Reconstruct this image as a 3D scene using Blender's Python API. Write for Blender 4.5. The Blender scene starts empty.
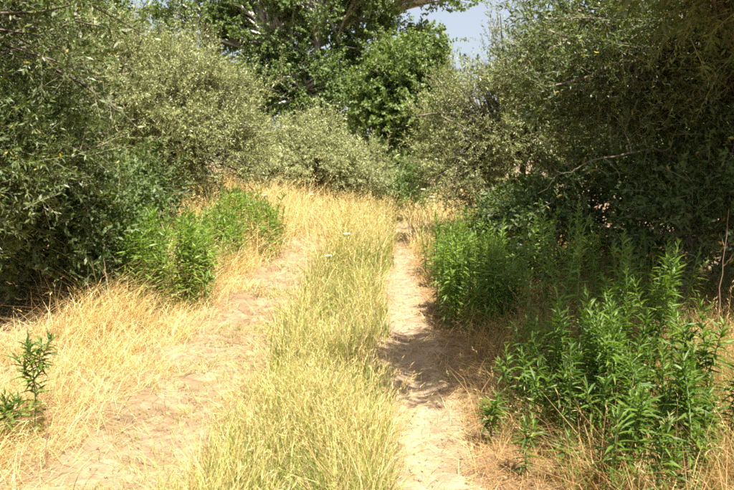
import bpy, math
import numpy as np
from mathutils import Matrix, Vector

R = math.radians
scene = bpy.context.scene
col = scene.collection

# ------------------------------------------------------------------ camera
F_PX, CX, CY, HORIZON = 720.0, 367.0, 245.0, 160.0
CAM_H = 1.6
PITCH = math.atan((CY - HORIZON) / F_PX)
cam_data = bpy.data.cameras.new('camera')
cam = bpy.data.objects.new('camera', cam_data)
col.objects.link(cam)
cam_data.sensor_width = 36.0
cam_data.lens = 36.0 * F_PX / 734.0
cam_data.clip_start = 0.05
cam_data.clip_end = 3000
cam.location = (0, 0, CAM_H)
cam.rotation_euler = (math.pi / 2 - PITCH, 0, 0)
scene.camera = cam

# ------------------------------------------------------------------ sky and sun
SUN_EL, SUN_AZ = 62.0, 150.0          # azimuth: degrees clockwise from +y (straight ahead)
world = bpy.data.worlds.new('World')
scene.world = world
world.use_nodes = True
wn = world.node_tree.nodes
wn.clear()
wo = wn.new('ShaderNodeOutputWorld')
bg = wn.new('ShaderNodeBackground')
sky = wn.new('ShaderNodeTexSky')
sky.sky_type = 'NISHITA'
sky.sun_disc = False
sky.sun_elevation = R(SUN_EL)
sky.sun_rotation = R(SUN_AZ)
sky.dust_density = 3.5
sky.ozone_density = 0.6
bg.inputs['Strength'].default_value = 0.05
pale = wn.new('ShaderNodeMixRGB')                # a thin even summer haze over the whole sky
pale.inputs[0].default_value = 0.3
pale.inputs[2].default_value = (9.0, 9.4, 10.0, 1)
world.node_tree.links.new(sky.outputs[0], pale.inputs[1])
world.node_tree.links.new(pale.outputs[0], bg.inputs[0])
world.node_tree.links.new(bg.outputs[0], wo.inputs[0])
sun_d = bpy.data.lights.new('sun', 'SUN')
sun_d.energy = 5.0
sun_d.angle = R(0.53)
sun_d.color = (1.0, 0.95, 0.86)
sun = bpy.data.objects.new('sun', sun_d)
col.objects.link(sun)
to_sun = Vector((math.cos(R(SUN_EL)) * math.sin(R(SUN_AZ)), math.cos(R(SUN_EL)) * math.cos(R(SUN_AZ)), math.sin(R(SUN_EL))))
sun.rotation_euler = (-to_sun).to_track_quat('-Z', 'Y').to_euler()

scene.view_settings.view_transform = 'Standard'
scene.view_settings.look = 'None'
scene.view_settings.exposure = 1.55
scene.view_settings.gamma = 1.0
scene.view_settings.use_curve_mapping = False
scene.render.engine = 'CYCLES'
scene.cycles.filter_width = 1.9
scene.cycles.max_bounces = 5
scene.cycles.diffuse_bounces = 3
scene.cycles.glossy_bounces = 2
scene.cycles.transmission_bounces = 3
scene.cycles.use_denoising = False

rng = np.random.default_rng(7)

# ------------------------------------------------------------------ place: heights, track
def hash2(ix, iy, k):
    n = (ix * 374761393 + iy * 668265263 + k * 2147483647) & 0xffffffff
    n = ((n ^ (n >> 13)) * 1274126177) & 0xffffffff
    return ((n ^ (n >> 16)) & 0xffff) / 65535.0

def noise2(x, y, k=0):
    x = np.asarray(x, float); y = np.asarray(y, float)
    ix = np.floor(x).astype(np.int64); iy = np.floor(y).astype(np.int64)
    fx = x - ix; fy = y - iy
    fx = fx * fx * (3 - 2 * fx); fy = fy * fy * (3 - 2 * fy)
    a = hash2(ix, iy, k); b = hash2(ix + 1, iy, k); c = hash2(ix, iy + 1, k); d = hash2(ix + 1, iy + 1, k)
    return (a * (1 - fx) + b * fx) * (1 - fy) + (c * (1 - fx) + d * fx) * fy

def sstep(a, b, x):
    t = np.clip((np.asarray(x, float) - a) / (b - a), 0, 1)
    return t * t * (3 - 2 * t)

def shift(y):                                   # the track bends gently to the right
    y = np.asarray(y, float)
    u = np.maximum(y - 6.0, 0)
    return 0.045 * u * u / (u + 2.0)

RUT_R, RUT_L = 0.36, -1.22

def ground_z(x, y):
    x = np.asarray(x, float); y = np.asarray(y, float)
    s = x - shift(y)
    z = 0.05 * (noise2(x * .7, y * .7, 1) - .5) + 0.022 * (noise2(x * 3.1, y * 3.1, 2) - .5)
    fade = 1 - sstep(22, 28, y)
    z = z - fade * 0.055 * np.exp(-((s - RUT_R) / .17) ** 2) - fade * 0.05 * np.exp(-((s - RUT_L) / .24) ** 2)
    z = z + 0.16 * sstep(-1.5, -3.2, s) + 0.10 * sstep(0.8, 2.4, s)
    z = z + 0.42 * sstep(8, 16, y) * sstep(.1, -1.6, s) + .2 * sstep(14, 30, y)
    far = sstep(30, 90, np.hypot(x, y))
    return z * (1 - far)

def ray(px, py):
    u = (px - CX) / F_PX; v = (CY - py) / F_PX
    return np.array([u, math.cos(PITCH) + v * math.sin(PITCH), -math.sin(PITCH) + v * math.cos(PITCH)])

def G(px, py):                                  # the ground point under a pixel
    d = ray(px, py)
    t = CAM_H / -d[2]
    for _ in range(6):
        p = d * t
        t = (CAM_H - float(ground_z(p[0], p[1]))) / -d[2]
    p = d * t
    return p[0], p[1]

def height_at(py, Y):                           # height of a thing at depth Y whose top shows at row py
    d = ray(CX, py)
    return CAM_H + d[2] * Y / d[1]

def in_view(P, margin=0.22):
    x, y, z = P[:, 0], P[:, 1], P[:, 2] - CAM_H
    dep = y * math.cos(PITCH) - z * math.sin(PITCH)
    up = y * math.sin(PITCH) + z * math.cos(PITCH)
    dd = np.maximum(dep, .05)
    px = x / dd * F_PX; py = up / dd * F_PX
    return (dep > .3) & (np.abs(px) < 367 * (1 + margin)) & (np.abs(py) < 245 * (1 + margin))

# ------------------------------------------------------------------ materials
def new_mat(name):
    m = bpy.data.materials.new(name)
    m.use_nodes = True
    m.node_tree.nodes.clear()
    return m, m.node_tree.nodes, m.node_tree.links

def leaf_material(name, under=(.30, .33, .22), under_mix=.6, transl=.3, rough=.45, spec=.5, obj_random=False, base=None):
    m, N, L = new_mat(name)
    out = N.new('ShaderNodeOutputMaterial')
    pb = N.new('ShaderNodeBsdfPrincipled')
    tr = N.new('ShaderNodeBsdfTranslucent')
    mx = N.new('ShaderNodeMixShader')
    if base is None:
        at = N.new('ShaderNodeAttribute'); at.attribute_name = 'tint'
        c = at.outputs['Color']
    else:
        rgb = N.new('ShaderNodeRGB'); rgb.outputs[0].default_value = (*base, 1)
        c = rgb.outputs[0]
    if obj_random:
        oi = N.new('ShaderNodeObjectInfo')
        hs = N.new('ShaderNodeHueSaturation')
        r1 = N.new('ShaderNodeMapRange'); r1.inputs[3].default_value = .465; r1.inputs[4].default_value = .5
        r2 = N.new('ShaderNodeMapRange'); r2.inputs[3].default_value = 1.35; r2.inputs[4].default_value = .7
        L.new(oi.outputs['Random'], r1.inputs[0]); L.new(oi.outputs['Random'], r2.inputs[0])
        L.new(r1.outputs[0], hs.inputs['Hue']); L.new(r2.outputs[0], hs.inputs['Value'])
        L.new(c, hs.inputs['Color']); c = hs.outputs[0]
    geo = N.new('ShaderNodeNewGeometry')
    mul = N.new('ShaderNodeMath'); mul.operation = 'MULTIPLY'; mul.inputs[1].default_value = under_mix
    L.new(geo.outputs['Backfacing'], mul.inputs[0])
    mix = N.new('ShaderNodeMixRGB'); mix.inputs[2].default_value = (*under, 1)
    L.new(mul.outputs[0], mix.inputs[0]); L.new(c, mix.inputs[1])
    L.new(mix.outputs[0], pb.inputs['Base Color'])
    pb.inputs['Roughness'].default_value = rough
    pb.inputs['Specular IOR Level'].default_value = spec
    hs2 = N.new('ShaderNodeHueSaturation'); hs2.inputs['Saturation'].default_value = 1.15; hs2.inputs['Value'].default_value = 1.5
    L.new(c, hs2.inputs['Color']); L.new(hs2.outputs[0], tr.inputs['Color'])
    mx.inputs[0].default_value = transl
    L.new(pb.outputs[0], mx.inputs[1]); L.new(tr.outputs[0], mx.inputs[2])
    L.new(mx.outputs[0], out.inputs[0])
    return m

def noise_material(name, cols, scale, rough=.9, bump=.3, bscale=40, stretch=None):
    m, N, L = new_mat(name)
    out = N.new('ShaderNodeOutputMaterial')
    pb = N.new('ShaderNodeBsdfPrincipled')
    pb.inputs['Roughness'].default_value = rough
    pb.inputs['Specular IOR Level'].default_value = .15
    tc = N.new('ShaderNodeTexCoord')
    src = tc.outputs['Object']
    if stretch:
        mp = N.new('ShaderNodeMapping'); mp.inputs['Scale'].default_value = stretch
        L.new(src, mp.inputs[0]); src = mp.outputs[0]
    n1 = N.new('ShaderNodeTexNoise'); n1.inputs['Scale'].default_value = scale; n1.inputs['Detail'].default_value = 8
    n1.inputs['Roughness'].default_value = .65
    L.new(src, n1.inputs['Vector'])
    cr = N.new('ShaderNodeValToRGB')
    els = cr.color_ramp.elements
    for i, c in enumerate(cols):
        pos = .3 + .4 * i / (len(cols) - 1)
        e = els[i] if i < 2 else els.new(pos)
        e.position = pos; e.color = (*c, 1)
    L.new(n1.outputs[0], cr.inputs[0]); L.new(cr.outputs[0], pb.inputs['Base Color'])
    n2 = N.new('ShaderNodeTexNoise'); n2.inputs['Scale'].default_value = bscale; n2.inputs['Detail'].default_value = 6
    L.new(src, n2.inputs['Vector'])
    bp = N.new('ShaderNodeBump'); bp.inputs['Strength'].default_value = bump; bp.inputs['Distance'].default_value = .02
    L.new(n2.outputs[0], bp.inputs['Height']); L.new(bp.outputs[0], pb.inputs['Normal'])
    L.new(pb.outputs[0], out.inputs[0])
    return m

M_OLIVE = leaf_material('olive_leaf', under=(.38, .39, .17), under_mix=.38, transl=.2, rough=.42, spec=.4)
M_OLIVE_SHADE = leaf_material('shade_olive_leaf', under=(.20, .25, .11), under_mix=.38, transl=.28, rough=.42, spec=.4)  # same olive leaf, darkened to stand in for shade on the near crowns
M_BROAD = leaf_material('broad_leaf', under=(.20, .27, .10), under_mix=.5, transl=.38, rough=.5, spec=.3)
M_WEED = leaf_material('weed_leaf', under=(.16, .25, .08), under_mix=.5, transl=.32, rough=.5, spec=.4)
M_WEED_OBJ = leaf_material('weed_leaf_near', under=(.15, .25, .08), under_mix=.5, transl=.3, rough=.48, spec=.4, obj_random=True, base=(.066, .14, .015))
M_GRASS = leaf_material('grass_blade', under=(.5, .45, .2), under_mix=.0, transl=.3, rough=.6, spec=.25)
M_DRYLEAF = leaf_material('withered_leaf', under_mix=0, transl=.25, rough=.7, spec=.2, obj_random=True, base=(.34, .25, .10))
M_PETAL = leaf_material('flower_petal', under=(.7, .7, .6), under_mix=.3, transl=.3, rough=.7, base=(.75, .74, .62))
M_STEM = noise_material('green_stem', [(.10, .16, .05), (.18, .22, .08)], 30, rough=.6, bump=.05)
M_DRYSTEM = noise_material('dry_stem', [(.22, .14, .08), (.34, .23, .14)], 30, rough=.8, bump=.1)
M_BARK = noise_material('olive_bark', [(.07, .055, .04), (.16, .13, .10), (.26, .22, .17)], 9, bump=.9, bscale=30, stretch=(1, 1, .35))
M_TWIG = noise_material('olive_twig', [(.12, .11, .065), (.24, .21, .14)], 14, bump=.2)
M_PBARK = noise_material('poplar_bark', [(.24, .22, .18), (.40, .37, .32), (.54, .51, .45)], 5, bump=.6, bscale=20)
M_GROUND = noise_material('dry_soil', [(.14, .092, .055), (.25, .172, .098), (.38, .285, .17)], 2.2, bump=.7, bscale=60)
M_TRACK = noise_material('dusty_track', [(.21, .137, .085), (.34, .24, .152), (.45, .335, .22)], 7, bump=.6, bscale=90)

M_TRACK_L = noise_material('mottled_track', [(.16, .10, .06), (.275, .19, .112), (.40, .298, .18)], 5.5, bump=.7, bscale=70)

# ------------------------------------------------------------------ mesh soup
class Soup:
    def __init__(self):
        self.v = []; self.q = []; self.t = []; self.c = []; self.mq = []; self.mt = []; self.n = 0
    def add(self, v, quads=None, tris=None, tint=(1, 1, 1), mat=0):
        v = np.asarray(v, np.float32).reshape(-1, 3)
        tint = np.asarray(tint, np.float32)
        if tint.ndim == 1:
            tint = np.broadcast_to(tint, (len(v), 3))
        self.v.append(v); self.c.append(tint)
        if quads is not None and len(quads):
            self.q.append(np.asarray(quads, np.int64) + self.n); self.mq.append(np.full(len(quads), mat, np.int32))
        if tris is not None and len(tris):
            self.t.append(np.asarray(tris, np.int64) + self.n); self.mt.append(np.full(len(tris), mat, np.int32))
        self.n += len(v)
    def mesh(self, name, mats, smooth=False, origin=None):
        v = np.concatenate(self.v); c = np.concatenate(self.c)
        if origin is not None:
            v = v - np.asarray(origin, np.float32)
        q = np.concatenate(self.q) if self.q else np.zeros((0, 4), np.int64)
        t = np.concatenate(self.t) if self.t else np.zeros((0, 3), np.int64)
        mi = np.concatenate(self.mq + self.mt) if (self.mq or self.mt) else np.zeros(0, np.int32)
        me = bpy.data.meshes.new(name)
        me.vertices.add(len(v)); me.vertices.foreach_set('co', v.ravel())
        nl = q.size + t.size
        me.loops.add(nl); me.loops.foreach_set('vertex_index', np.concatenate([q.ravel(), t.ravel()]).astype(np.int32))
        me.polygons.add(len(q) + len(t))
        starts = np.concatenate([np.arange(len(q)) * 4, q.size + np.arange(len(t)) * 3]).astype(np.int32)
        me.polygons.foreach_set('loop_start', starts)
        me.polygons.foreach_set('material_index', mi)
        if smooth:
            me.polygons.foreach_set('use_smooth', np.ones(len(starts), bool))
        a = me.attributes.new('tint', 'FLOAT_COLOR', 'POINT')
        a.data.foreach_set('color', np.concatenate([c, np.ones((len(c), 1), np.float32)], 1).astype(np.float32).ravel())
        me.update(calc_edges=True)
        for m in (mats if isinstance(mats, (list, tuple)) else [mats]):
            me.materials.append(m)
        return me

def link(name, me, parent=None):
    o = bpy.data.objects.new(name, me)
    col.objects.link(o)
    if parent is not None:
        o.parent = parent
    return o

def tag(o, label=None, cat=None, group=None, kind=None):
    if label: o['label'] = label
    if cat: o['category'] = cat
    if group: o['group'] = group
    if kind: o['kind'] = kind
    return o

def thing(name, loc, label, cat, group=None):
    o = bpy.data.objects.new(name, None)
    o.empty_display_size = .2
    col.objects.link(o)
    o.location = loc
    return tag(o, label, cat, group)

def unit(a):
    return a / np.maximum(np.linalg.norm(a, axis=-1, keepdims=True), 1e-9)

def rand_unit(n):
    return unit(rng.normal(size=(n, 3)))

def leaves(S, P, D, Nn, Ln, W, tint, fold=.25, mat=0, mid=.45):
    """one folded diamond-shaped blade per leaf"""
    D = unit(D); side = unit(np.cross(D, Nn)); nn = np.cross(side, D)
    Ln = Ln[:, None]; W = W[:, None]
    base = P; tip = P + D * Ln - nn * Ln * .06
    m = P + D * Ln * mid
    a = m + side * W * .5 + nn * W * fold; b = m - side * W * .5 + nn * W * fold
    v = np.stack([base, a, tip, b], 1).reshape(-1, 3)
    n = len(P)
    # wound so the normal points along nn
    q = (np.arange(n)[:, None] * 4 + np.array([0, 1, 2, 3])[None, ::-1])
    S.add(v, quads=q, tint=np.repeat(tint, 4, 0), mat=mat)

def ribbons(S, P, W, side, tint, mat=0):
    """P (N,K,3), W (N,K), side (N,3)"""
    N_, K, _ = P.shape
    o = side[:, None, :] * W[:, :, None] * .5
    v = np.stack([P - o, P + o], 2).reshape(-1, 3)
    base = np.arange(N_)[:, None] * (2 * K) + 2 * np.arange(K - 1)[None, :]
    q = np.stack([base, base + 1, base + 3, base + 2], -1).reshape(-1, 4)
    S.add(v, quads=q, tint=np.repeat(tint, 2 * K, 0), mat=mat)

def tubes(S, P, Rr, sides=3, tint=(.3, .25, .18), mat=0):
    """P (N,K,3), Rr (N,K): many tubes at once"""
    N_, K, _ = P.shape
    T = np.empty_like(P)
    T[:, 1:-1] = P[:, 2:] - P[:, :-2]; T[:, 0] = P[:, 1] - P[:, 0]; T[:, -1] = P[:, -1] - P[:, -2]
    T = unit(T)
    ref = np.where(np.abs(T[:, :1, 2:3]) > .9, np.array([[[1., 0, 0]]]), np.array([[[0, 0, 1.]]]))
    A = unit(np.cross(T, np.broadcast_to(ref, T.shape))); B = np.cross(T, A)
    ang = np.arange(sides) * 2 * math.pi / sides
    ring = A[:, :, None, :] * np.cos(ang)[None, None, :, None] + B[:, :, None, :] * np.sin(ang)[None, None, :, None]
    v = P[:, :, None, :] + ring * Rr[:, :, None, None]
    v = v.reshape(-1, 3)
    i0 = (np.arange(N_)[:, None, None] * K + np.arange(K - 1)[None, :, None]) * sides
    k = np.arange(sides)[None, None, :]; k2 = (k + 1) % sides
    q = np.stack([i0 + k, i0 + k2, i0 + sides + k2, i0 + sides + k], -1).reshape(-1, 4)
    S.add(v, quads=q, tint=tint, mat=mat)

def knobbly(P, amt, rad):
    """a hand-made tube path for trunks: resample + wobble"""
    P = np.asarray(P, float)
    t = np.linspace(0, 1, len(P)); tt = np.linspace(0, 1, (len(P) - 1) * 4 + 1)
    Q = np.stack([np.interp(tt, t, P[:, i]) for i in range(3)], 1)
    for _ in range(2):
        Q[1:-1] = (Q[:-2] + 2 * Q[1:-1] + Q[2:]) / 4
    Q[1:-1] += rng.normal(size=(len(Q) - 2, 3)) * amt
    rr = np.interp(tt, t, rad) * (1 + .12 * rng.normal(size=len(tt)))
    return Q[None], rr[None]

def mixc(a, b, t):
    a = np.asarray(a); b = np.asarray(b)
    return a[None] * (1 - t[:, None]) + b[None] * t[:, None]

# ------------------------------------------------------------------ ground and wheel tracks
def axis(lo, hi, step, far):
    core = np.arange(lo, hi + 1e-6, step)
    ext = [hi]; s = step
    while ext[-1] < far:
        s *= 1.35; ext.append(ext[-1] + s)
    neg = [lo]; s = step
    while neg[-1] > -far:
        s *= 1.35; neg.append(neg[-1] - s)
    return np.array(neg[:0:-1] + list(core) + ext[1:])

gx = axis(-5, 5, .11, 900); gy = axis(1.0, 20, .12, 900)
X, Y = np.meshgrid(gx, gy)
S = Soup()
V = np.stack([X, Y, ground_z(X, Y)], -1).reshape(-1, 3)
nx = len(gx); I = (np.arange(len(gy) - 1)[:, None] * nx + np.arange(nx - 1)[None]).reshape(-1)
S.add(V, quads=np.stack([I, I + 1, I + nx + 1, I + nx], -1))
tag(link('ground', S.mesh('ground', M_GROUND, smooth=True)), 'dry brown soil under the grass and trees', None, None, 'structure')

def wheel_track(name, centre, width, y0, y1, label, k, mat):
    S = Soup(); ys = np.arange(y0, y1, .03); nc = 19
    w = width * (.75 + .5 * noise2(ys * 1.3, ys * 0, k)) * (1 - .5 * sstep(6, 12, ys)) * (1 - .75 * sstep(y1 - 4, y1, ys))
    mid = centre + shift(ys) + .10 * (noise2(ys * .8, ys * 0, k + 5) - .5)
    u = np.linspace(-1, 1, nc)
    def ragged(q): return .16 * (noise2(ys * 3, ys * 0, q) - .5) + .12 * (noise2(ys * 9, ys * 0, q + 3) - .5) + .07 * (noise2(ys * 25, ys * 0, q + 6) - .5)
    edge_l = ragged(k + 9); edge_r = ragged(k + 10)
    Xs = mid[:, None] + u[None] * w[:, None] * .5 + np.clip((-u - .5) * 2, 0, 1)[None] * edge_l[:, None] + np.clip((u - .5) * 2, 0, 1)[None] * edge_r[:, None]
    Ys = np.broadcast_to(ys[:, None], Xs.shape)
    Z = ground_z(Xs, Ys) + .010 + .006 * (noise2(Xs * 9, Ys * 9, k + 40) - .5) + .007 * (noise2(Xs * 24, Ys * 24, k + 41) - .5) - .014 * (np.abs(u) > .95)[None]
    V = np.stack([Xs, Ys, Z], -1).reshape(-1, 3)
    I = (np.arange(len(ys) - 1)[:, None] * nc + np.arange(nc - 1)[None]).reshape(-1)
    S.add(V, quads=np.stack([I, I + 1, I + nc + 1, I + nc], -1))
    return tag(link(name, S.mesh(name, mat, smooth=True)), label, None, None, 'structure')

wheel_track('wheel_track', RUT_R, .46, 1.4, 25, 'bare dusty wheel track right of the grassy middle strip', 21, M_TRACK)
wheel_track('wheel_track', RUT_L, .42, 1.4, 15, 'straw strewn wheel track left of the grassy middle strip', 31, M_TRACK_L)

# ------------------------------------------------------------------ trees
OLIVE_COLS = ((.055, .078, .022), (.115, .135, .045))
def grow_tree(name, base, label, cat, limbs_to, lobes, leaf=(.058, .014), cols=OLIVE_COLS, trunk_r=.16, fork=.9,
              twig_len=(.22, .46), per_twig=16, per_bough=26, seed=1, mat=None, bark=None, droop=.25, up=.25, spread=.22,
              group=None, yellow=.006, bough_r=.022, broad=False, min_z=.25, shoot=0.0, trunk_sides=10, leafup=.5, extra=()):
    """trunk > limbs > boughs > twigs > leaves. lobes: (x, y, z, rx, ry, rz, boughs), in metres from the tree's foot"""
    global rng
    rng = np.random.default_rng(seed)
    mat = mat or M_OLIVE; bark = bark or M_BARK
    bx, by = base; bz = float(ground_z(bx, by))
    foot = np.array([bx, by, bz])
    root = thing(name, foot, label, cat, group)
    top = np.array([rng.normal() * .1, rng.normal() * .1, fork])
    S = Soup()
    if trunk_r > 0:
        P, Q = knobbly([(0, 0, -.08), (top[0] * .3 + .03, top[1] * .3, fork * .35), (top[0] * .7 - .03, top[1] * .7, fork * .7), top],
                       trunk_r * .07, [trunk_r * 1.5, trunk_r * 1.0, trunk_r * .9, trunk_r * .85])
        tubes(S, P, Q, trunk_sides)
        link('trunk', S.mesh('trunk', bark, smooth=True), root)
    crown = Soup()
    for pts, rads in extra:                                      # branches seen singly, given in scene metres
        S = Soup(); P, Q = knobbly(np.array(pts) - foot, .005 + rads[0] * .25, rads)
        tubes(S, P, Q, 6)
        link('branch', S.mesh('branch', M_TWIG if rads[0] < .02 else bark, smooth=True), root)
    for lobe in lobes:
        lx, ly, lz, rx, ry, rz, nb = lobe[:7]
        c = np.array([lx, ly, lz]); rad = np.array([rx, ry, rz])
        B = Soup()
        midp = top * .5 + c * .5 + rng.normal(size=3) * .12 + np.array([0, 0, .1 * np.linalg.norm(c - top)])
        lr = max(trunk_r * .55, .02) * (lobe[7] if len(lobe) > 7 else 1.0)
        LP, LR = knobbly([top - np.array([0, 0, .05]), midp, c], .02 + lr * .08, [lr, lr * .7, lr * .35])
        tubes(B, LP, LR, 7)
        path = LP[0]
        d = rand_unit(nb * 2); d[:, 2] = d[:, 2] * .9 + .1
        d = unit(d)
        r = rng.uniform(.5, 1.0, nb * 2) ** .6
        wv = rng.normal(size=(5, 3)) * 2.6; ph = rng.random(5) * 6.28          # uneven outline: bulges and hollows
        r = r * (1 + .30 * np.cos(d @ wv.T + ph).mean(1) * 1.6) * np.where(rng.random(nb * 2) < .12, rng.uniform(1.05, 1.3, nb * 2), 1)
        E = c + d * rad * r[:, None]
        E = E[(E[:, 2] > min_z)][:nb]; dd = unit((E - c) / rad)
        nb_ = len(E)
        i0 = (rng.uniform(.35, 1, nb_) ** .7 * (len(path) - 1)).astype(int)
        A = path[i0]
        k = np.linspace(0, 1, 5)[None, :, None]
        bow = rng.normal(size=(nb_, 3)) * .12 + np.array([0, 0, .12])
        ln = np.linalg.norm(E - A, axis=1)[:, None, None]
        BP = A[:, None] * (1 - k) + E[:, None] * k + (bow[:, None] * ln) * (k * (1 - k) * 2.2)
        BP[:, 1:-1] += rng.normal(size=(nb_, 3, 3)) * .018 * ln
        BR = bough_r * (1 - .82 * k[..., 0]) * rng.uniform(.6, 1.3, (nb_, 1)) * np.clip(ln[..., 0] / 1.0, .5, 2.0)
        tubes(B, BP, BR, 3)
        link('limb', B.mesh('limb', bark, smooth=True), root)
        # twigs
        nt = nb_ * per_bough
        bi = np.repeat(np.arange(nb_), per_bough)
        t = rng.uniform(.5, 1.0, nt) ** .7 * 3.999
        ki = t.astype(int); kf = (t - ki)[:, None]
        TP = BP[bi, ki] * (1 - kf) + BP[bi, ki + 1] * kf + rng.normal(size=(nt, 3)) * spread * .45
        out = dd[bi]
        TD = unit(out * .75 + rand_unit(nt) * .85 + np.array([0, 0, up]))
        TL = rng.uniform(*twig_len, nt)
        if shoot > 0:
            sh = (rng.random(nt) < shoot) & (out[:, 2] > .1)
            TD[sh] = unit(TD[sh] * .5 + np.array([0, 0, 1.0])); TL[sh] *= 1.7
        see = in_view(TP + foot)
        vd = unit(TP + foot - np.array([0, 0, CAM_H]))
        see &= (out * vd).sum(1) < .15                            # the far side of a crown and what lies out of view: fewer, larger leaves
        keep = see | (rng.random(nt) < .22)
        ok = keep & (TP[:, 2] > min_z * .6)
        TP, TD, TL, see, bi2 = TP[ok], TD[ok], TL[ok], see[ok], bi[ok]
        nt = len(TP)
        if nt == 0:
            continue
        k = np.linspace(0, 1, 3)[None, :, None]
        sag = np.array([0, 0, -1.0]) * (droop * TL * rng.uniform(.2, 1.3, nt))[:, None]
        TW = TP[:, None] + TD[:, None] * TL[:, None, None] * k + sag[:, None] * k * k
        big = np.where(see, 1.0, 2.0)
        ribbons(crown, TW, (.0052 * big)[:, None] * np.array([[1.3, 1, .4]]), unit(np.cross(TD, rand_unit(nt))), np.full((nt, 3), .3), mat=1)
        # leaves in opposite pairs along each twig
        m = per_twig
        tt = np.tile(np.repeat(np.linspace(.12, 1.0, m // 2), 2), nt).reshape(nt, m)
        tt = np.clip(tt + rng.normal(size=tt.shape) * .03, .02, 1)
        kk = tt[..., None]
        LPp = TP[:, None] + TD[:, None] * TL[:, None, None] * kk + sag[:, None] * kk * kk
        tang = unit(TD[:, None] * TL[:, None, None] + 2 * sag[:, None] * kk)
        rnd = rand_unit(nt)[:, None]
        s1 = unit(np.cross(tang, np.broadcast_to(rnd, tang.shape))); s2 = np.cross(tang, s1)
        j = np.arange(m)[None, :, None]
        sgn = np.where(j % 2 == 0, 1.0, -1.0); alt = ((j // 2) % 2)
        sd = np.where(alt == 0, s1, s2) * sgn
        LD = unit(tang * (.75 if not broad else .3) + sd * .8 + rng.normal(size=sd.shape) * .25 + np.array([0, 0, -.25 if broad else 0]))
        nrm = unit(np.array([0, 0, leafup]) + rng.normal(size=sd.shape) * .55 + out[ok][:, None] * .4)
        n = nt * m
        Ln = (leaf[0] * rng.uniform(.65, 1.25, (nt, m)) * big[:, None]).ravel()
        W = Ln * (leaf[1] / leaf[0]) * rng.uniform(.8, 1.25, n)
        clump = rng.random(nb_)[bi2]                            # whole boughs lean greener or greyer
        g = np.clip(.6 * np.repeat(clump, m) + .55 * rng.random(n) - .1, 0, 1)
        tint = mixc(cols[0], cols[1], g)
        if yellow > 0:
            y = rng.random(n) < yellow
            tint[y] = np.array([.5, .34, .05])
        leaves(crown, LPp.reshape(-1, 3), LD.reshape(-1, 3), nrm.reshape(-1, 3), Ln, W, tint, fold=.18 if not broad else .1, mid=.5 if not broad else .42)
    link('crown', crown.mesh('crown', [mat, M_TWIG if bark is M_BARK else bark]), root)
    return root

SILVER = ((.17, .19, .07), (.34, .355, .15))
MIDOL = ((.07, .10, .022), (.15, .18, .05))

# nearest olive on the left, its dark skirt almost on the ground
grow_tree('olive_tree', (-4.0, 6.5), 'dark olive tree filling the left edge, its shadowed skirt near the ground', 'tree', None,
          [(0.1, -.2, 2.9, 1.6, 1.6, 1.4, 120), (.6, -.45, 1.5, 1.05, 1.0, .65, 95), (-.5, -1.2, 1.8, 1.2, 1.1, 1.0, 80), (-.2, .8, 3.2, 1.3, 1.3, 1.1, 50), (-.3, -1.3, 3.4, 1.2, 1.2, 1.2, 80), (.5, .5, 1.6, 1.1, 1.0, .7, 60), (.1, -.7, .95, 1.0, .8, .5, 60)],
          seed=11, cols=((.030, .055, .008), (.13, .172, .033)), leaf=(.056, .014), per_twig=20, per_bough=24, up=.4, droop=.15, min_z=.3, mat=M_OLIVE_SHADE)  # leaf greens lowered so the crown reads as shaded
# second olive on the left
grow_tree('olive_tree', (-3.8, 13.6), 'grey green olive tree, second on the left, behind the tall green weeds', 'tree', None,
          [(.3, -.2, 1.9, 1.7, 1.6, 1.25, 150), (.95, -.4, 1.3, 1.2, 1.3, .9, 90), (-1.0, -.8, 2.2, 1.6, 1.5, 1.4, 110), (.55, .0, 2.6, .8, .8, .6, 45), (-.5, -.9, 1.1, 1.5, 1.2, .8, 80)],
          seed=12, twig_len=(.24, .55), cols=((.13, .155, .045), (.29, .31, .115)), leaf=(.057, .0143), shoot=.32, up=.5, per_twig=20, per_bough=21)
# third, low and silvery
grow_tree('olive_tree', (-1.25, 18.0), 'low silvery olive tree in the middle distance, left of the path end', 'tree', None,
          [(-.2, 0, 1.05, 1.4, 1.4, .95, 110), (.0, 0, 1.75, .55, .6, .45, 25), (1.1, .1, .75, .9, 1.1, .65, 70), (-1.3, .2, 1.1, 1.1, 1.2, .85, 70)],
          seed=13, cols=SILVER, leaf=(.066, .0165), shoot=.34, up=.5, per_twig=20, per_bough=21)
# right, far
grow_tree('olive_tree', (2.9, 14.5), 'silvery olive tree right of the path end, lit on its left side', 'tree', None,
          [(-.3, -.2, 2.1, 1.75, 1.6, 1.5, 170), (.75, -.6, 3.0, 1.45, 1.4, 1.3, 120), (-.9, -.4, 1.4, 1.0, 1.2, .9, 70)],
          seed=14, cols=((.095, .12, .03), (.24, .26, .085)), leaf=(.058, .0145), shoot=.28, up=.5, per_twig=20, per_bough=21)
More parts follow.
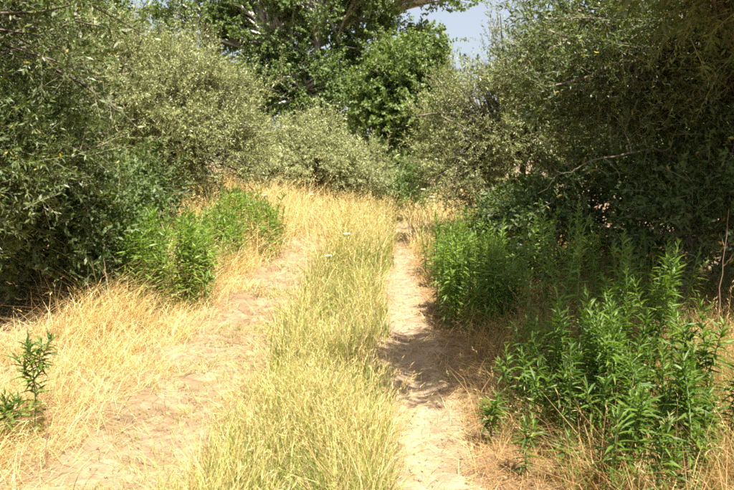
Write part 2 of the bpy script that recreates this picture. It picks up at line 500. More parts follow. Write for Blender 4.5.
# right, near: the big one, with bare branches reaching out on its near side
rng = np.random.default_rng(5)
ARCH = [([(4.3, 8.1, 1.0), (3.9, 7.7, 1.35), (3.5, 7.5, 1.42), (3.05, 7.4, 1.72), (2.5, 7.4, 1.66), (2.1, 7.5, 1.5), (1.8, 7.6, 1.25)], [.045, .03, .02, .014, .009, .005, .002])]
arch = np.array(ARCH[0][0])
for q in range(9):                                # its side shoots
    t = rng.uniform(1.2, 5.6); a0 = int(t); p = arch[a0] * (1 - t + a0) + arch[a0 + 1] * (t - a0)
    d = unit(rng.normal(size=3) * .6 + np.array([-.6, -.7, .5 if q % 3 else -.4])) * rng.uniform(.35, .7)
    e = rng.normal(size=3) * .05
    ARCH.append(([p, p + d * .35 + e, p + d * .7 + e * 1.5, p + d], [.006, .004, .003, .0012]))
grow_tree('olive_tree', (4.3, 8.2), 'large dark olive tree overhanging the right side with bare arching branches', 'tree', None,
          [(-1.05, .2, 2.9, 1.45, 1.4, 1.3, 120), (-.3, -1.1, 2.8, 1.5, 1.4, 1.2, 110), (.4, -.2, 3.6, 1.8, 1.6, 1.2, 90), (-1.0, .6, 2.1, 1.3, 1.3, 1.0, 80), (.8, -1.0, 2.1, 1.1, 1.1, .9, 60), (-2.45, -4.3, 3.3, 1.0, .95, .45, 150, .3), (-1.6, -2.9, 3.1, 1.2, .9, .6, 75, .4), (-.1, -2.6, 3.6, 1.0, .8, .6, 50, .4), (-.2, -1.9, 3.2, 1.4, 1.3, 1.0, 80)],  # overhead lobes towards the camera added to shade the right track and bank
          seed=15, cols=((.032, .058, .008), (.145, .19, .038)), leaf=(.064, .0155), per_twig=16, per_bough=24, up=.45, droop=.12, mat=M_OLIVE_SHADE, trunk_r=.2, fork=1.2, extra=ARCH)  # leaf greens darkened here too, in place of crown shade
# dark ones behind
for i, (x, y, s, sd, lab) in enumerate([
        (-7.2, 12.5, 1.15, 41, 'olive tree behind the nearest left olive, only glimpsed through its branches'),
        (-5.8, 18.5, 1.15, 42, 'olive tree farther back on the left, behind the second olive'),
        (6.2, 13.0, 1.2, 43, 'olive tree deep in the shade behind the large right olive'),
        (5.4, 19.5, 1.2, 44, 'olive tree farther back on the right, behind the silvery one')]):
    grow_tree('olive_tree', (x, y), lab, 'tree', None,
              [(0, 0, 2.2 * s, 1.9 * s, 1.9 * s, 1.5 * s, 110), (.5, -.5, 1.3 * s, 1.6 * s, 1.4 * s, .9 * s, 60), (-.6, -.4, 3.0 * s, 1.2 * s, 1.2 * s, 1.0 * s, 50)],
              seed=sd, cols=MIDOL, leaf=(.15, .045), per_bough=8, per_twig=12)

# poplars behind everything
POP = ((.048, .085, .012), (.13, .18, .032))
grow_tree('poplar_tree', (-2.4, 30), 'tall leafy poplar tree with pale upright limbs behind the olives', 'tree', None,
          [(-1.6, 0, 6.0, 2.0, 2.2, 2.4, 66), (.6, -.5, 7.2, 1.8, 2.0, 2.6, 66), (2.8, -.2, 8.0, 2.0, 2.2, 2.2, 62), (-3.2, .5, 8.6, 2.0, 2.2, 2.6, 60), (1.0, .3, 11, 2.4, 2.4, 2.6, 40),
           (5.2, .2, 8.4, 1.6, 1.8, 1.7, 40), (-4.6, .2, 6.5, 1.5, 1.8, 1.9, 42), (0, -.6, 4.0, 3.0, 1.8, 1.4, 60), (3.2, 0, 5.2, 2.0, 1.8, 1.5, 32), (-2.2, -.8, 3.1, 2.2, 1.4, 1.2, 60), (.8, -1.0, 2.6, 1.8, 1.2, 1.0, 40)],
          leaf=(.10, .084), cols=POP, mat=M_BROAD, bark=M_PBARK, broad=True, per_twig=20, per_bough=15, twig_len=(.4, .8), trunk_r=.3, fork=2.6, bough_r=.05, spread=.42, seed=51, yellow=0, droop=.1, up=.5, leafup=.35)
grow_tree('poplar_tree', (1.4, 26), 'shorter rounded poplar tree in front of the tall one, bright green', 'tree', None,
          [(0, 0, 4.4, 1.5, 1.5, 1.3, 70), (.2, -.3, 3.0, 1.6, 1.5, 1.2, 70), (-.7, 0, 3.4, 1.2, 1.2, 1.2, 40), (-.2, -.3, 1.6, 1.5, 1.2, .9, 60)],
          leaf=(.098, .083), cols=((.065, .105, .014), (.155, .205, .036)), mat=M_BROAD, bark=M_PBARK, broad=True, per_twig=20, per_bough=18, twig_len=(.35, .7), trunk_r=.14, fork=1.6, bough_r=.03, spread=.5, seed=52, yellow=0, droop=.1, up=.4, leafup=.35)
grow_tree('poplar_tree', (-13.0, 33), 'poplar tree at the far left showing between the olive tops', 'tree', None,
          [(0, 0, 7.5, 2.2, 2.2, 3.0, 80), (2.0, 0, 5.5, 1.8, 1.8, 2.2, 50)],
          leaf=(.16, .13), cols=POP, mat=M_BROAD, bark=M_PBARK, broad=True, per_twig=12, per_bough=16, twig_len=(.4, .8), trunk_r=.25, fork=2.4, bough_r=.035, spread=.6, seed=53, yellow=0, droop=.1, up=.5, leafup=.35)

# undergrowth shrubs; those in the left olive hollow added as dark fill
SHRUB = ((.024, .046, .006), (.078, .118, .018))  # greens set low to deepen the shade of the undergrowth
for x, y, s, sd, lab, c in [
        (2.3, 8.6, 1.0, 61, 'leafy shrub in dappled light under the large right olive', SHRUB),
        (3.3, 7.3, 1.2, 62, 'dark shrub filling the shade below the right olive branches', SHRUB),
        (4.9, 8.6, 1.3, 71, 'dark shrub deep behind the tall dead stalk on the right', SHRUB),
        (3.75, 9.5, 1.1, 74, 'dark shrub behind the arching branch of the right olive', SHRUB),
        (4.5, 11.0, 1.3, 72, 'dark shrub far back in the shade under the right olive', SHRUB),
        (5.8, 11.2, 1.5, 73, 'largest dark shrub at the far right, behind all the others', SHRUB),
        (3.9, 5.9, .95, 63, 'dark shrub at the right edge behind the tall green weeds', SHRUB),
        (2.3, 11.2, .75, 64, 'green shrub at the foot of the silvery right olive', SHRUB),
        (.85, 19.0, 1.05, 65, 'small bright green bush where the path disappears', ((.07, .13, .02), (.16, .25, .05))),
        (-3.75, 6.7, .85, 69, 'low shrub added as dark fill at the left edge, behind the lone weed', SHRUB),
        (-3.05, 7.3, .75, 70, 'low shrub added as dark fill at the right end of the left olive hollow', SHRUB),
        (-4.3, 8.0, .95, 66, 'shrub added to darken the hollow under the nearest left olive', SHRUB),
        (-3.35, 8.7, .9, 68, 'shrub added as dark fill behind the weed clump at the left olive', SHRUB),
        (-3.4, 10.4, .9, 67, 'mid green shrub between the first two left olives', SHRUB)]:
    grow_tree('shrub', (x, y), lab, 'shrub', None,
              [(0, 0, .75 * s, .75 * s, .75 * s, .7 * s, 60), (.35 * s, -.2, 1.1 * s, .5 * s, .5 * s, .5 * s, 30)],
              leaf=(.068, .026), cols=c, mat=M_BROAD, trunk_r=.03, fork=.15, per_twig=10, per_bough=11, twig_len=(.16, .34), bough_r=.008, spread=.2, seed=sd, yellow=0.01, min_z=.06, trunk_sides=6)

rng = np.random.default_rng(99)
# ------------------------------------------------------------------ tall leafy weeds
def weed_layout(h, dens=1.0, branches=0, lf=.085):
    """positions, directions, lengths of the leaves of one upright weed, plus its stem paths"""
    lean = rng.normal(size=2) * .09; lf = lf * rng.uniform(.8, 1.2)
    stems = []; Ps = []; Ds = []; Ls = []
    def axis_(p0, d0, L, r0, z_from):
        k = np.linspace(0, 1, 7)[:, None]
        bend = np.append(rng.normal(size=2) * .06, 0) * L
        path = p0 + d0 * L * k + bend * k * k
        stems.append((path, r0 * (1 - .8 * k[:, 0])))
        n = int(L * (1 - z_from) * 105 * dens)
        t = z_from + (1 - z_from) * (np.arange(n) + .5) / n
        t = np.clip(t + rng.normal(size=n) * .01, 0, 1)
        ang = np.arange(n) * 2.39996 + rng.random() * 6 + rng.normal(size=n) * .3
        P = p0 + d0 * L * t[:, None] + bend * (t * t)[:, None]
        el = np.interp(t, [0, .35, .75, .93, 1], [-.6, .0, .5, .95, 1.3]) + rng.normal(size=n) * .16
        D = np.stack([np.cos(ang) * np.cos(el), np.sin(ang) * np.cos(el), np.sin(el)], 1)
        D = unit(D + (d0 - np.array([0, 0, 1])) * .5)
        ln = lf * np.interp(t, [0, .2, .6, .9, 1], [.7, .95, 1.1, .85, .4]) * rng.uniform(.75, 1.2, n)
        Ps.append(P); Ds.append(D); Ls.append(ln)
    axis_(np.zeros(3), unit(np.array([lean[0], lean[1], 1.0])), h, .0055 + .003 * h, .10)
    for _ in range(branches):
        z = rng.uniform(.3, .7) * h
        a = rng.random() * 6.28
        d = unit(np.array([math.cos(a) * .42, math.sin(a) * .42, 1.0]))
        axis_(np.array([lean[0] * z, lean[1] * z, z]), d, (h - z) * rng.uniform(.6, .95), .004, .12)
    return stems, np.concatenate(Ps), np.concatenate(Ds), np.concatenate(Ls)

def stem_mesh(stems, mat=None):
    S = Soup()
    for p, r in stems:
        tubes(S, p[None], r[None], 5)
    return S.mesh('stem', mat or M_STEM, smooth=True)

# four shared near-leaf meshes: narrow, folded along the midrib, arching over
near_leaf = []
for kx in range(4):
    S = Soup(); K = 6
    t = np.linspace(0, 1, K); arch = [.16, .30, .45, .08][kx]; tw = [.0, .25, -.3, .12][kx]
    w = .16 * np.array([.35, .85, 1.0, .85, .5, .04])
    cen = np.stack([tw * t * t * .3, t * (1 - .15 * arch), -arch * t * t + .10 * t], 1)
    up = w[:, None] * np.array([[0, 0, .35]])
    side = w[:, None] * np.array([[.5, 0, 0]])
    v = np.stack([cen - side + up, cen, cen + side + up], 1).reshape(-1, 3)
    i = np.arange(K - 1) * 3
    q = np.concatenate([np.stack([i, i + 1, i + 4, i + 3], 1), np.stack([i + 1, i + 2, i + 5, i + 4], 1)])
    S.add(v, quads=q)
    near_leaf.append(S.mesh('leaf', M_WEED_OBJ, smooth=True))
for kx in range(2):
    me = near_leaf[kx + 1].copy(); me.materials[0] = M_DRYLEAF; near_leaf.append(me)

def frame(D):
    """rotation whose +Y runs along D and whose +Z leans upwards"""
    y = Vector(D).normalized()
    x = y.cross(Vector((0, 0, 1)))
    if x.length < 1e-3:
        x = Vector((1, 0, 0))
    x.normalize(); z = x.cross(y)
    return Matrix((x, y, z)).transposed().to_4x4()

WEED_COLS = ((.085, .155, .016), (.20, .285, .042))
def weed(x, y, h, label, group=None, near=False, branches=0, dens=1.0, lf=.085, cols=WEED_COLS):
    z = float(ground_z(x, y)) - .01
    root = thing('leafy_weed', (x, y, z), label, 'weed', group)
    stems, P, D, Ln = weed_layout(h, dens, branches, lf)
    link('stem', stem_mesh(stems), root)
    if near:
        pick = np.sort(rng.permutation(len(P))[:290])
        for p, d, l in zip(P[pick], D[pick], Ln[pick]):
            o = bpy.data.objects.new('leaf', near_leaf[4 + int(rng.integers(2)) if p[2] < .28 * h and rng.random() < .45 else int(rng.integers(4))])
            col.objects.link(o); o.parent = root
            o.matrix_local = Matrix.Translation(Vector(p)) @ frame(d) @ Matrix.Rotation(rng.normal() * .35, 4, 'Y') @ Matrix.Diagonal((l, l, l, 1))
    else:
        S = Soup(); n = len(P)
        tint = mixc(cols[0], cols[1], np.clip(rng.random(n) * .7 + rng.random() * .3, 0, 1))
        dead = (P[:, 2] < .25 * h) & (rng.random(n) < .4)
        tint[dead] = np.array([.32, .25, .10])
        s = unit(np.cross(D, np.array([0, 0, 1.0]) + rng.normal(size=(n, 3)) * .3))
        K = 4; t = np.linspace(0, 1, K)[None, :, None]
        path = P[:, None] + D[:, None] * Ln[:, None, None] * t - np.array([0, 0, 1.0]) * (Ln * .28)[:, None, None] * t * t
        W = (Ln * .155)[:, None] * np.array([[.5, 1, .8, .08]])
        ribbons(S, path, W, s, tint)
        tag(link('foliage', S.mesh('foliage', M_WEED), root), kind='stuff')
    return root

def px_weed(px_top, py_top, py_base, label, **k):
    x, y = G(px_top, py_base)
    return weed(x, y, height_at(py_top, y) - float(ground_z(x, y)), label, **k)

# right foreground, one by one
for a in [
    (648, 238, 425, 'tallest bushy green weed in the right foreground, rising into the shade', 3),
    (607, 288, 432, 'branching green weed just left of the tallest one, right foreground', 3),
    (562, 300, 425, 'slender green weed in the middle of the right foreground clump', 1),
    (523, 318, 415, 'leafy weed at the left end of the right foreground clump', 1),
    (490, 392, 446, 'short bushy weed standing alone beside the bare right track', 3),
    (690, 352, 484, 'broad green weed low at the bottom right, nearest the camera', 2),
    (728, 318, 470, 'green weed cut off by the right edge of the photo', 1),
    (527, 418, 478, 'small green weed low in the dry grass below the bushy one', 1),
    (585, 335, 440, 'green weed with drooping leaves in front of the branching one', 1),
    (632, 330, 445, 'green weed in front of the tallest one, its tip at half height', 1),
    (648, 388, 470, 'small upright weed between the tallest one and the nearest one', 0),
    (600, 455, 492, 'small weed sprout at the bottom edge, right of centre', 0),
    (665, 290, 418, 'green weed leaning against the tallest one on its right side', 1),
    (545, 372, 450, 'short green weed in front of the slender one', 1),
    (575, 318, 418, 'green weed half hidden behind the slender one', 1),
    (627, 268, 420, 'tall green weed close behind the left side of the tallest one', 2),
    (508, 350, 425, 'small leafy weed between the bushy one and the clump', 1),
    (710, 395, 478, 'green weed between the nearest one and the right edge', 1),
    (678, 330, 430, 'green weed in shade right of the tallest one', 1),
    (565, 430, 484, 'short weed among dry stems at the bottom, left of the nearest ones', 1),
    (625, 420, 486, 'low weed at the bottom between the small upright one and the sprout', 1)]:
    px_weed(a[0], a[1], a[2], a[3], near=True, branches=a[4], lf=.088, group='green weeds in the right foreground', dens=1.35)
for px, pt, pb in [(512, 330, 420), (538, 322, 428), (550, 308, 415), (575, 345, 446), (590, 300, 420), (532, 352, 440), (560, 362, 455), (610, 318, 445), (600, 372, 468)]:
    px_weed(px, pt, pb, 'upright green weed in the left half of the right foreground clump', near=True, branches=1, lf=.088, dens=1.3, group='weeds in the left half of the foreground clump')
# left foreground
px_weed(36, 334, 442, 'lone green weed at the lower left in front of the dark olive', near=True, branches=4, lf=.10, dens=1.2)
px_weed(8, 395, 448, 'short green weed at the left edge beside the lone one', near=True, branches=4, lf=.10, dens=1.1)
px_weed(332, 388, 425, 'small dark green weed standing in the grassy middle strip', near=True, branches=0, lf=.06)

for px, pb, h in [(250, 470, .16), (300, 445, .2), (345, 470, .18), (372, 405, .22), (310, 380, .24), (350, 340, .28), (338, 310, .3), (275, 405, .15), (366, 262, .5), (372, 285, .35)]:
    x, y = G(px, pb)
    weed(x, y, h, 'little green weed half sunk in the grass of the middle strip', group='little weeds in the middle strip', near=True, lf=.055, dens=1.1)
# right bank clump beside the track
def clump(n, cx, cy, rx, ry, hmin, hmax, label, group, rough=.3, **k):
    for i in range(n):
        while True:
            a, b = rng.uniform(-1, 1, 2)
            if a * a + b * b < 1:
                break
        x, y = cx + a * rx, cy + b * ry
        h = (hmin + (hmax - hmin) * rng.random()) * (1 - rough * (a * a + b * b))
        weed(x, y, h, label, group=group, branches=int(rng.random() < .55), **k)
clump(58, 1.08, 7.2, .40, .95, .75, 1.15, 'bright green weed in the dense clump right of the bare track', 'dense weed clump on the right bank', dens=1.1, lf=.105)
clump(36, 1.15, 9.6, .38, 1.5, .6, 1.0, 'green weed farther along the right bank, beyond the dense clump', 'weeds farther along the right bank', dens=.9, lf=.11)
for i in range(20):
    pb = rng.uniform(408, 484); px_weed(rng.uniform(540, 734), pb - rng.uniform(80, 165), pb, 'green weed inside the crowded right foreground clump', near=True, branches=int(rng.integers(0, 3)), lf=.09, dens=1.25, group='weeds inside the right foreground clump')
for i in range(9):
    pb = rng.uniform(482, 525); px_weed(rng.uniform(590, 745), pb - rng.uniform(60, 150), pb, 'green weed rising from the bottom edge at the right', near=True, branches=int(rng.integers(0, 3)), lf=.085, dens=1.25, group='weeds at the bottom right edge')
clump(26, 1.75, 12.6, .4, 1.4, .5, .9, 'green weed at the narrow far gap on the right of the track', 'weeds at the far right gap', dens=.8, lf=.12)
clump(44, 1.95, 6.5, .8, 1.3, .6, 1.35, 'shaded green weed under the large right olive', 'weeds in the shade on the right', dens=.9, lf=.1)
clump(54, -2.2, 7.9, .5, .9, .75, 1.2, 'tall green weed in the clump left of the left track', 'weed clump beside the left track', dens=1.0, lf=.12)
clump(34, -2.15, 9.6, .4, 1.2, .55, .95, 'lower green weed in the loose band between the two left clumps', 'loose weed band on the left', dens=.8, lf=.12)
clump(64, -1.9, 11.2, .62, 1.3, .75, 1.1, 'tall green weed in the farther clump below the second left olive', 'farther weed clump on the left', dens=.8, lf=.14)

# ------------------------------------------------------------------ dead stalks and wild carrots
def stalk(px, py_top, py_base, label, lean, side=4, thick=1.0):
    x, y = G(px, py_base)
    h = height_at(py_top, y) - float(ground_z(x, y))
    root = thing('dead_stalk', (x, y, float(ground_z(x, y)) - .01), label, 'stalk', 'dead stalks')
    S = Soup()
    P, Q = knobbly([(0, 0, 0), (lean * .3, 0, h * .35), (lean * .6, .02, h * .7), (lean, .03, h)], .004, [.009 * thick, .008 * thick, .006 * thick, .003 * thick])
    tubes(S, P, Q, 6)
    link('stem', S.mesh('stem', M_DRYSTEM, smooth=True), root)
    for i in range(side):
        t = rng.uniform(.5, .95); p = np.array([lean * t, .03 * t, h * t]); a = rng.random() * 6.28
        d = np.array([math.cos(a) * .6, math.sin(a) * .6, .8]); L = rng.uniform(.08, .2)
        S = Soup(); P, Q = knobbly([p, p + d * L * .5, p + d * L + np.array([0, 0, .02])], .004, [.003, .002, .001])
        tubes(S, P, Q, 4)
        link('side_twig', S.mesh('side_twig', M_DRYSTEM, smooth=True), root)
stalk(713, 208, 372, 'tall pinkish dead stalk standing at the right edge in the shade', .06, 2, .42)
stalk(690, 300, 400, 'shorter dead stalk left of the tall one at the right edge', -.05, 2, .4)
stalk(45, 390, 470, 'thin dead stalk below the lone weed at the lower left', .04, 2, .45)
stalk(120, 268, 340, 'dead stalk leaning at the edge of the left olive shade', -.12, 3, .5)

def wild_carrot(px, py_top, py_base, label):
    x, y = G(px, py_base)
    z0 = float(ground_z(x, y))
    h = height_at(py_top, y) - z0
    root = thing('wild_carrot', (x, y, z0 - .01), label, 'wildflower', 'white wildflowers')
    S = Soup()
    P, Q = knobbly([(0, 0, 0), (.02, .01, h * .5), (.03, 0, h)], .008, [.005, .004, .0025])
    tubes(S, P, Q, 5); top = P[0, -1]
    for a in np.arange(10) * .628:
        r = .04; q = top + np.array([math.cos(a) * r, math.sin(a) * r, .035])
        tubes(S, np.stack([top, (top + q) / 2 + np.array([0, 0, -.006]), q])[None], np.array([[.0015, .0012, .001]]), 3)
    link('stem', S.mesh('stem', M_STEM, smooth=True), root)
    S = Soup(); n = 140
    rr = np.sqrt(rng.random(n)) * .042; a = rng.random(n) * 6.283
    P = top + np.stack([np.cos(a) * rr, np.sin(a) * rr, .04 + .012 * rng.random(n) - rr * .15], 1)
    D = rand_unit(n); D[:, 2] = np.abs(D[:, 2]) * .3
    leaves(S, P, D, np.array([0, 0, 1.0]) + rng.normal(size=(n, 3)) * .3, np.full(n, .012), np.full(n, .010), np.ones((n, 3)))
    link('flower_head', S.mesh('flower_head', M_PETAL), root)
for a in [(421, 191, 250, 'white flower head beside the far end of the right track'),
          (436, 188, 246, 'white flower head at the foot of the silvery right olive'),
          (430, 199, 262, 'lower white flower head on the right bank'),
          (263, 197, 252, 'white flower head above the farther left weed clump'),
          (345, 236, 275, 'white flower head at the far end of the middle strip'),
          (326, 258, 296, 'white flower head in the middle strip, left of its centre'),
          (310, 196, 238, 'white flower head in the pale grass below the low silvery olive')]:
    wild_carrot(*a)

# ------------------------------------------------------------------ grass
STRAW = np.array([.60, .43, .17]); PALE = np.array([.73, .59, .30]); RUST = np.array([.42, .24, .10])
GREEN = np.array([.13, .195, .032]); LIME = np.array([.33, .345, .08]); DULL = np.array([.33, .29, .12])

def scatter(n, fn, x0, x1, y0, y1):
    """n points in (s, y) space accepted with probability fn(s, y); denser towards the camera"""
    got = []; tot = 0
    while tot < n:
        u = rng.random(n)
        y = np.exp(np.log(y0) + u * (np.log(y1) - np.log(y0)))
        s = rng.uniform(x0, x1, n)
        ok = rng.random(n) < fn(s, y)
        got.append(np.stack([s[ok], y[ok]], 1)); tot += int(ok.sum())
    g = np.concatenate(got)[:n]
    return g[:, 0], g[:, 1]

def tufts(n, per, fn, x0, x1, y0, y1, r=.035):
    s, y = scatter(n, fn, x0, x1, y0, y1)
    k = np.repeat(np.arange(n), per)
    return s[k] + rng.normal(size=n * per) * r, y[k] + rng.normal(size=n * per) * r, k

def palette(n, cols, weights, patch=None):
    w = np.array(weights, float); w /= w.sum()
    idx = rng.choice(len(cols), n, p=w)
    c = np.array(cols)[idx]
    return c * rng.uniform(.75, 1.2, (n, 1))

def grass(S, s, y, h, cols, width=.004, bend=(.1, .7), wind=None, heads=0.0, headcol=None, K=3, flat=0.0):
    n = len(s)
    x = s + shift(y)
    z = ground_z(x, y)
    P0 = np.stack([x, y, z - .01], 1)
    a = rng.random(n) * 6.283
    hd = np.stack([np.cos(a), np.sin(a), np.zeros(n)], 1)
    if wind is not None:
        hd = unit(hd * .9 + np.array(wind))
    b = rng.uniform(*bend, n)
    t = np.linspace(0, 1, K)[None, :, None]
    hh = h[:, None, None]; bb = b[:, None, None]
    init = (rng.random(n) * .25 + flat)[:, None, None]
    P = P0[:, None] + np.array([0, 0, 1.0]) * hh * (t * np.sqrt(np.maximum(1 - init ** 2, .02)) - bb * .45 * t * t * t) + hd[:, None] * hh * (init * t + bb * t * t)
    P[..., 2] = np.maximum(P[..., 2], z[:, None] + .004)
    dist = np.sqrt(x * x + y * y)
    wd = width * rng.uniform(.6, 1.4, n) * np.clip(dist / 5.0, .8, 3.0)
    W = wd[:, None] * np.array([[1.0, .9, .65, .08]] if K == 4 else [[1.0, .85, .08]])
    sa = rng.random(n) * 6.283
    side = unit(np.cross(hd + np.stack([np.cos(sa), np.sin(sa), np.zeros(n)], 1) * .8, np.array([0, 0, 1.0])))
    ribbons(S, P, W, side, cols)
    if heads > 0:
        m = np.where(rng.random(n) < heads)[0]
        tip = P[m, -1]; d = unit(P[m, -1] - P[m, -2] + np.array([0, 0, .01]))
        L = rng.uniform(.04, .09, len(m)) * np.clip(h[m] / .4, .6, 1.4)
        hc = cols[m] * .6 + (headcol if headcol is not None else PALE) * .45
        for j in range(5):
            f = j / 5.0
            q = tip + d * (L * f)[:, None]
            dd = unit(d + rand_unit(len(m)) * .55)
            leaves(S, q - d * L[:, None] * .3, dd, rand_unit(len(m)), L * .34, np.full(len(m), .0042) * np.clip(dist[m] / 5, .9, 2.5), hc)

def near_ok(s, y, margin=90):
    x = s + shift(y)
    return np.abs(x) < y * (367 + margin) / F_PX + .35

S = Soup()                                        # middle strip
def f_mid(s, y):
    e = sstep(-.88, -.66, s + .16 * (noise2(y * 2.2, s * 0, 71) - .5)) * (1 - sstep(.02, .20, s + .14 * (noise2(y * 2.0, s * 0, 72) - .5)))
    return e * (.35 + .65 * noise2(s * 4, y * 4, 73)) * near_ok(s, y)
s, y, kt = tufts(3000, 8, f_mid, -1.1, .3, 2.0, 19)
pg = noise2(s * 2.5, y * 1.6, 74)
n = len(s)
lush = (rng.random(3000) < .56 + .5 * noise2(np.arange(3000) * .37, np.zeros(3000), 76))[kt]; lush = np.where(rng.random(n) < .2, ~lush, lush)
c = np.where(lush[:, None], palette(n, [GREEN, LIME, DULL], [6, 5, 2]), palette(n, [STRAW, PALE, LIME, DULL], [2, 2, 5, 2]))
tall = noise2(s * 3, y * 2, 75)
hh = (.10 + .26 * rng.random(n) ** .9) * (.6 + .8 * tall) * rng.uniform(.6, 1.35, 3000)[kt] * (.85 + .5 * sstep(5, 11, y))
grass(S, s, y, hh, c, .0052, (.1, .8))
s, y = scatter(6800, lambda a, b: f_mid(a, b) * sstep(.25, .75, noise2(a * 3, b * 2, 75)), -1.1, .3, 2.0, 19)   # flowering stems above it
n = len(s)
c = palette(n, [STRAW, PALE, LIME, DULL], [3, 4, 5, 4])
hh = (.30 + .42 * rng.random(n)) * (.75 + .4 * sstep(5, 11, y))
grass(S, s, y, hh, c, .0028, (.05, .55), heads=.8, headcol=STRAW)
tag(link('meadow_grass', S.mesh('meadow_grass', M_GRASS)), 'yellow green seeding grass on the strip between the two wheel tracks', 'grass', None, 'stuff')

S = Soup()                                        # left verge
def f_left(s, y):
    e = (1 - sstep(-1.75, -1.45, s + .25 * (noise2(y * 1.6, s * 0, 81) - .5)))
    return e * (.3 + .7 * noise2(s * 3, y * 3, 82)) * near_ok(s, y) * (1 - .93 * sstep(-2.65, -3.0, s + .4 * (noise2(s * 1.5, y * 1.5, 86) - .5)) * (1 - sstep(9.5, 11, y)))
s, y, kt = tufts(4600, 8, f_left, -5.0, -1.1, 2.3, 19, .045)
n = len(s)
c = palette(n, [STRAW, PALE, RUST, LIME], [5, 5, 1.2, .6]) * rng.uniform(.75, 1.15, 4600)[kt][:, None]
hh = (.12 + .30 * rng.random(n)) * (.6 + .8 * noise2(s * 2, y * 1.4, 83)) * (.75 + .8 * sstep(5, 9, y)) * (.55 + .65 * sstep(-1.5, -2.2, s)) * rng.uniform(.6, 1.3, 4600)[kt]
grass(S, s, y, hh, c, .0036, (.3, 1.0), wind=(.45, -.15, 0), heads=.12, flat=.15)
tag(link('dry_grass', S.mesh('dry_grass', M_GRASS)), 'pale straw grass on the verge left of the tracks', 'grass', None, 'stuff')

S = Soup()                                        # straw and short tufts lying in the left track and on the right edge
def f_thatch(s, y):
    L = (.58 + .42 * sstep(.22, .34, np.abs(s + 1.24))) * np.exp(-((s + 1.15) / .42) ** 2) * (.4 + .6 * sstep(.35, .65, noise2(s * 3, y * 2.2, 84)))
    Rr = .22 * np.exp(-((s - .36) / .25) ** 2) + .55 * np.exp(-((s - .07) / .09) ** 2) + .7 * np.exp(-((s - .62) / .1) ** 2) + .9 * sstep(.5, .8, s)
    return np.maximum(L, Rr) * near_ok(s, y)
s, y = scatter(44000, f_thatch, -1.9, 3.6, 2.2, 15)
n = len(s)
c = palette(n, [STRAW, PALE, RUST, DULL], [4, 3, 3, 1])
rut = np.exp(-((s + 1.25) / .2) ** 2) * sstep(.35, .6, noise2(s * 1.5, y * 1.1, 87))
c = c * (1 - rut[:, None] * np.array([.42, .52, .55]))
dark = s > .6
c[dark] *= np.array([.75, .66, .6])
hh = .05 + .16 * rng.random(n)
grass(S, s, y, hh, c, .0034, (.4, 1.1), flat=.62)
gi = (s < .0) & (rng.random(n) < .5) & (noise2(s * 2.2, y * 1.5, 85) > .50) & (s > -1.5)
s2 = s[gi]; y2 = y[gi]
s2 = np.repeat(s2, 3) + rng.normal(size=len(s2) * 3) * .03; y2 = np.repeat(y2, 3) + rng.normal(size=len(y2) * 3) * .03
grass(S, s2, y2, .04 + .06 * rng.random(len(s2)), palette(len(s2), [GREEN, LIME, DULL], [3, 3, 2]), .0045, (.2, .8))
tag(link('straw_litter', S.mesh('straw_litter', M_GRASS)), 'flattened straw and short tufts lying in the tracks and on the right edge', 'straw', None, 'stuff')

S = Soup()                                        # right bank
def f_right(s, y):
    return sstep(.60, 1.1, s + .3 * (noise2(y * 1.6, s * 0, 91) - .5)) * (.25 + .75 * sstep(.3, .7, noise2(s * 2.5, y * 2.5, 92))) * near_ok(s, y)
s, y = scatter(25000, f_right, .4, 4.2, 2.3, 14)
n = len(s)
c = palette(n, [STRAW * .8, RUST, DULL, GREEN], [4, 4, 2, 2.5])
hh = (.12 + .34 * rng.random(n)) * (.6 + .7 * noise2(s * 2, y * 1.4, 93))
grass(S, s, y, hh, c, .0036, (.2, 1.0), heads=.1)
s, y = scatter(9000, lambda a, b: sstep(.85, 1.2, a) * (.2 + .8 * sstep(.35, .6, noise2(a * 3.5, b * 3.5, 94))), .8, 3.2, 2.6, 6.0)   # tangled taller stems between the weeds
n = len(s)
grass(S, s, y, .2 + .38 * rng.random(n), palette(n, [STRAW * .75, RUST * .8, RUST, GREEN], [3, 3, 2, 3]), .0042, (.1, 1.1), heads=.15, flat=.1)
tag(link('bank_grass', S.mesh('bank_grass', M_GRASS)), 'thin dry grass among the weeds on the right bank', 'grass', None, 'stuff')

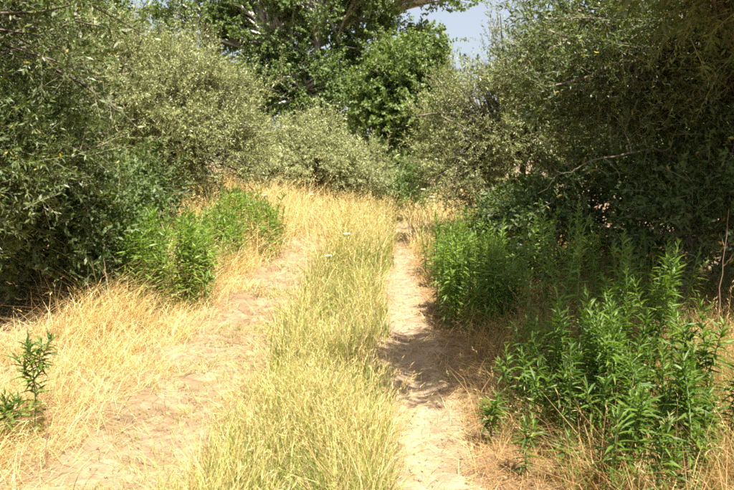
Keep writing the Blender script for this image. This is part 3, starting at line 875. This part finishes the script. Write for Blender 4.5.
S = Soup()                                        # tall pale grass towards the end of the path
def f_far(s, y):
    gap = 1 - np.exp(-((s - RUT_R) / .3) ** 2) * (1 - sstep(19, 24, y))
    gl = 1 - .8 * np.exp(-((s - RUT_L) / .35) ** 2) * (1 - sstep(10, 13, y))
    sidef = np.maximum(sstep(-1.3, -1.7, s), sstep(11, 14, y))
    return gap * gl * sidef * sstep(8.5, 11, y) * (.3 + .7 * noise2(s * 1.5, y * 1.5, 95)) * near_ok(s, y)
s, y = scatter(26000, f_far, -6, 3.4, 8.5, 30)
n = len(s)
c = palette(n, [STRAW, PALE, LIME, DULL, RUST], [4, 5, 1.6, 1, .8])
hh = (.35 + .5 * rng.random(n)) * (.65 + .6 * noise2(s * 1.2, y * 1.2, 96)) * (1 - .5 * sstep(.3, 1.2, s))
grass(S, s, y, hh, c, .0036, (.1, .6), heads=.3)
tag(link('tall_grass', S.mesh('tall_grass', M_GRASS)), 'tall pale dry grass closing the far end of the path', 'grass', None, 'stuff')

S = Soup()                                        # fallen leaves, more and darker brown to deepen the shade under trees
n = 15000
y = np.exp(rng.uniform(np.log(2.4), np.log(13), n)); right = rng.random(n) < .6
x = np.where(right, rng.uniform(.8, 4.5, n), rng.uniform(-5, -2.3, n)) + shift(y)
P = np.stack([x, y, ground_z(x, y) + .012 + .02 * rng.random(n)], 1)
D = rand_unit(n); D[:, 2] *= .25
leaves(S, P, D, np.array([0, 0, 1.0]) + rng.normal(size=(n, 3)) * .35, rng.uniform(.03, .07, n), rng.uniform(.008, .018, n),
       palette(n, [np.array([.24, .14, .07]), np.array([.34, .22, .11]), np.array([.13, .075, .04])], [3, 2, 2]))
tag(link('shade_leaf_litter', S.mesh('shade_leaf_litter', M_GRASS)), 'brown fallen leaves under the trees, darkened to deepen the shade', 'leaves', None, 'stuff')

S = Soup()                                        # small stones and crumbs in the tracks
n = 1500
y = np.exp(rng.uniform(np.log(2.2), np.log(12), n)); s = np.where(rng.random(n) < .6, RUT_R + rng.normal(size=n) * .17, RUT_L + rng.normal(size=n) * .25)
x = s + shift(y); r = .002 + .011 * rng.random(n) ** 3
oc = np.array([(1, 0, 0), (0, 1, 0), (-1, 0, 0), (0, -1, 0), (0, 0, .8), (0, 0, -.8)], float)
v = oc[None] * rng.uniform(.6, 1.3, (n, 6, 1)) * r[:, None, None] + np.stack([x, y, ground_z(x, y) + .012 + r * .3], 1)[:, None]
f = np.array([(0, 1, 4), (1, 2, 4), (2, 3, 4), (3, 0, 4), (1, 0, 5), (2, 1, 5), (3, 2, 5), (0, 3, 5)])
S.add(v, tris=(np.arange(n)[:, None, None] * 6 + f[None]).reshape(-1, 3), tint=np.repeat(palette(n, [np.array([.5, .4, .28]), np.array([.36, .27, .18])], [1, 1]), 6, 0))
tag(link('gravel', S.mesh('gravel', M_TRACK)), 'small stones and crumbs of earth in the wheel tracks', 'gravel', None, 'stuff')
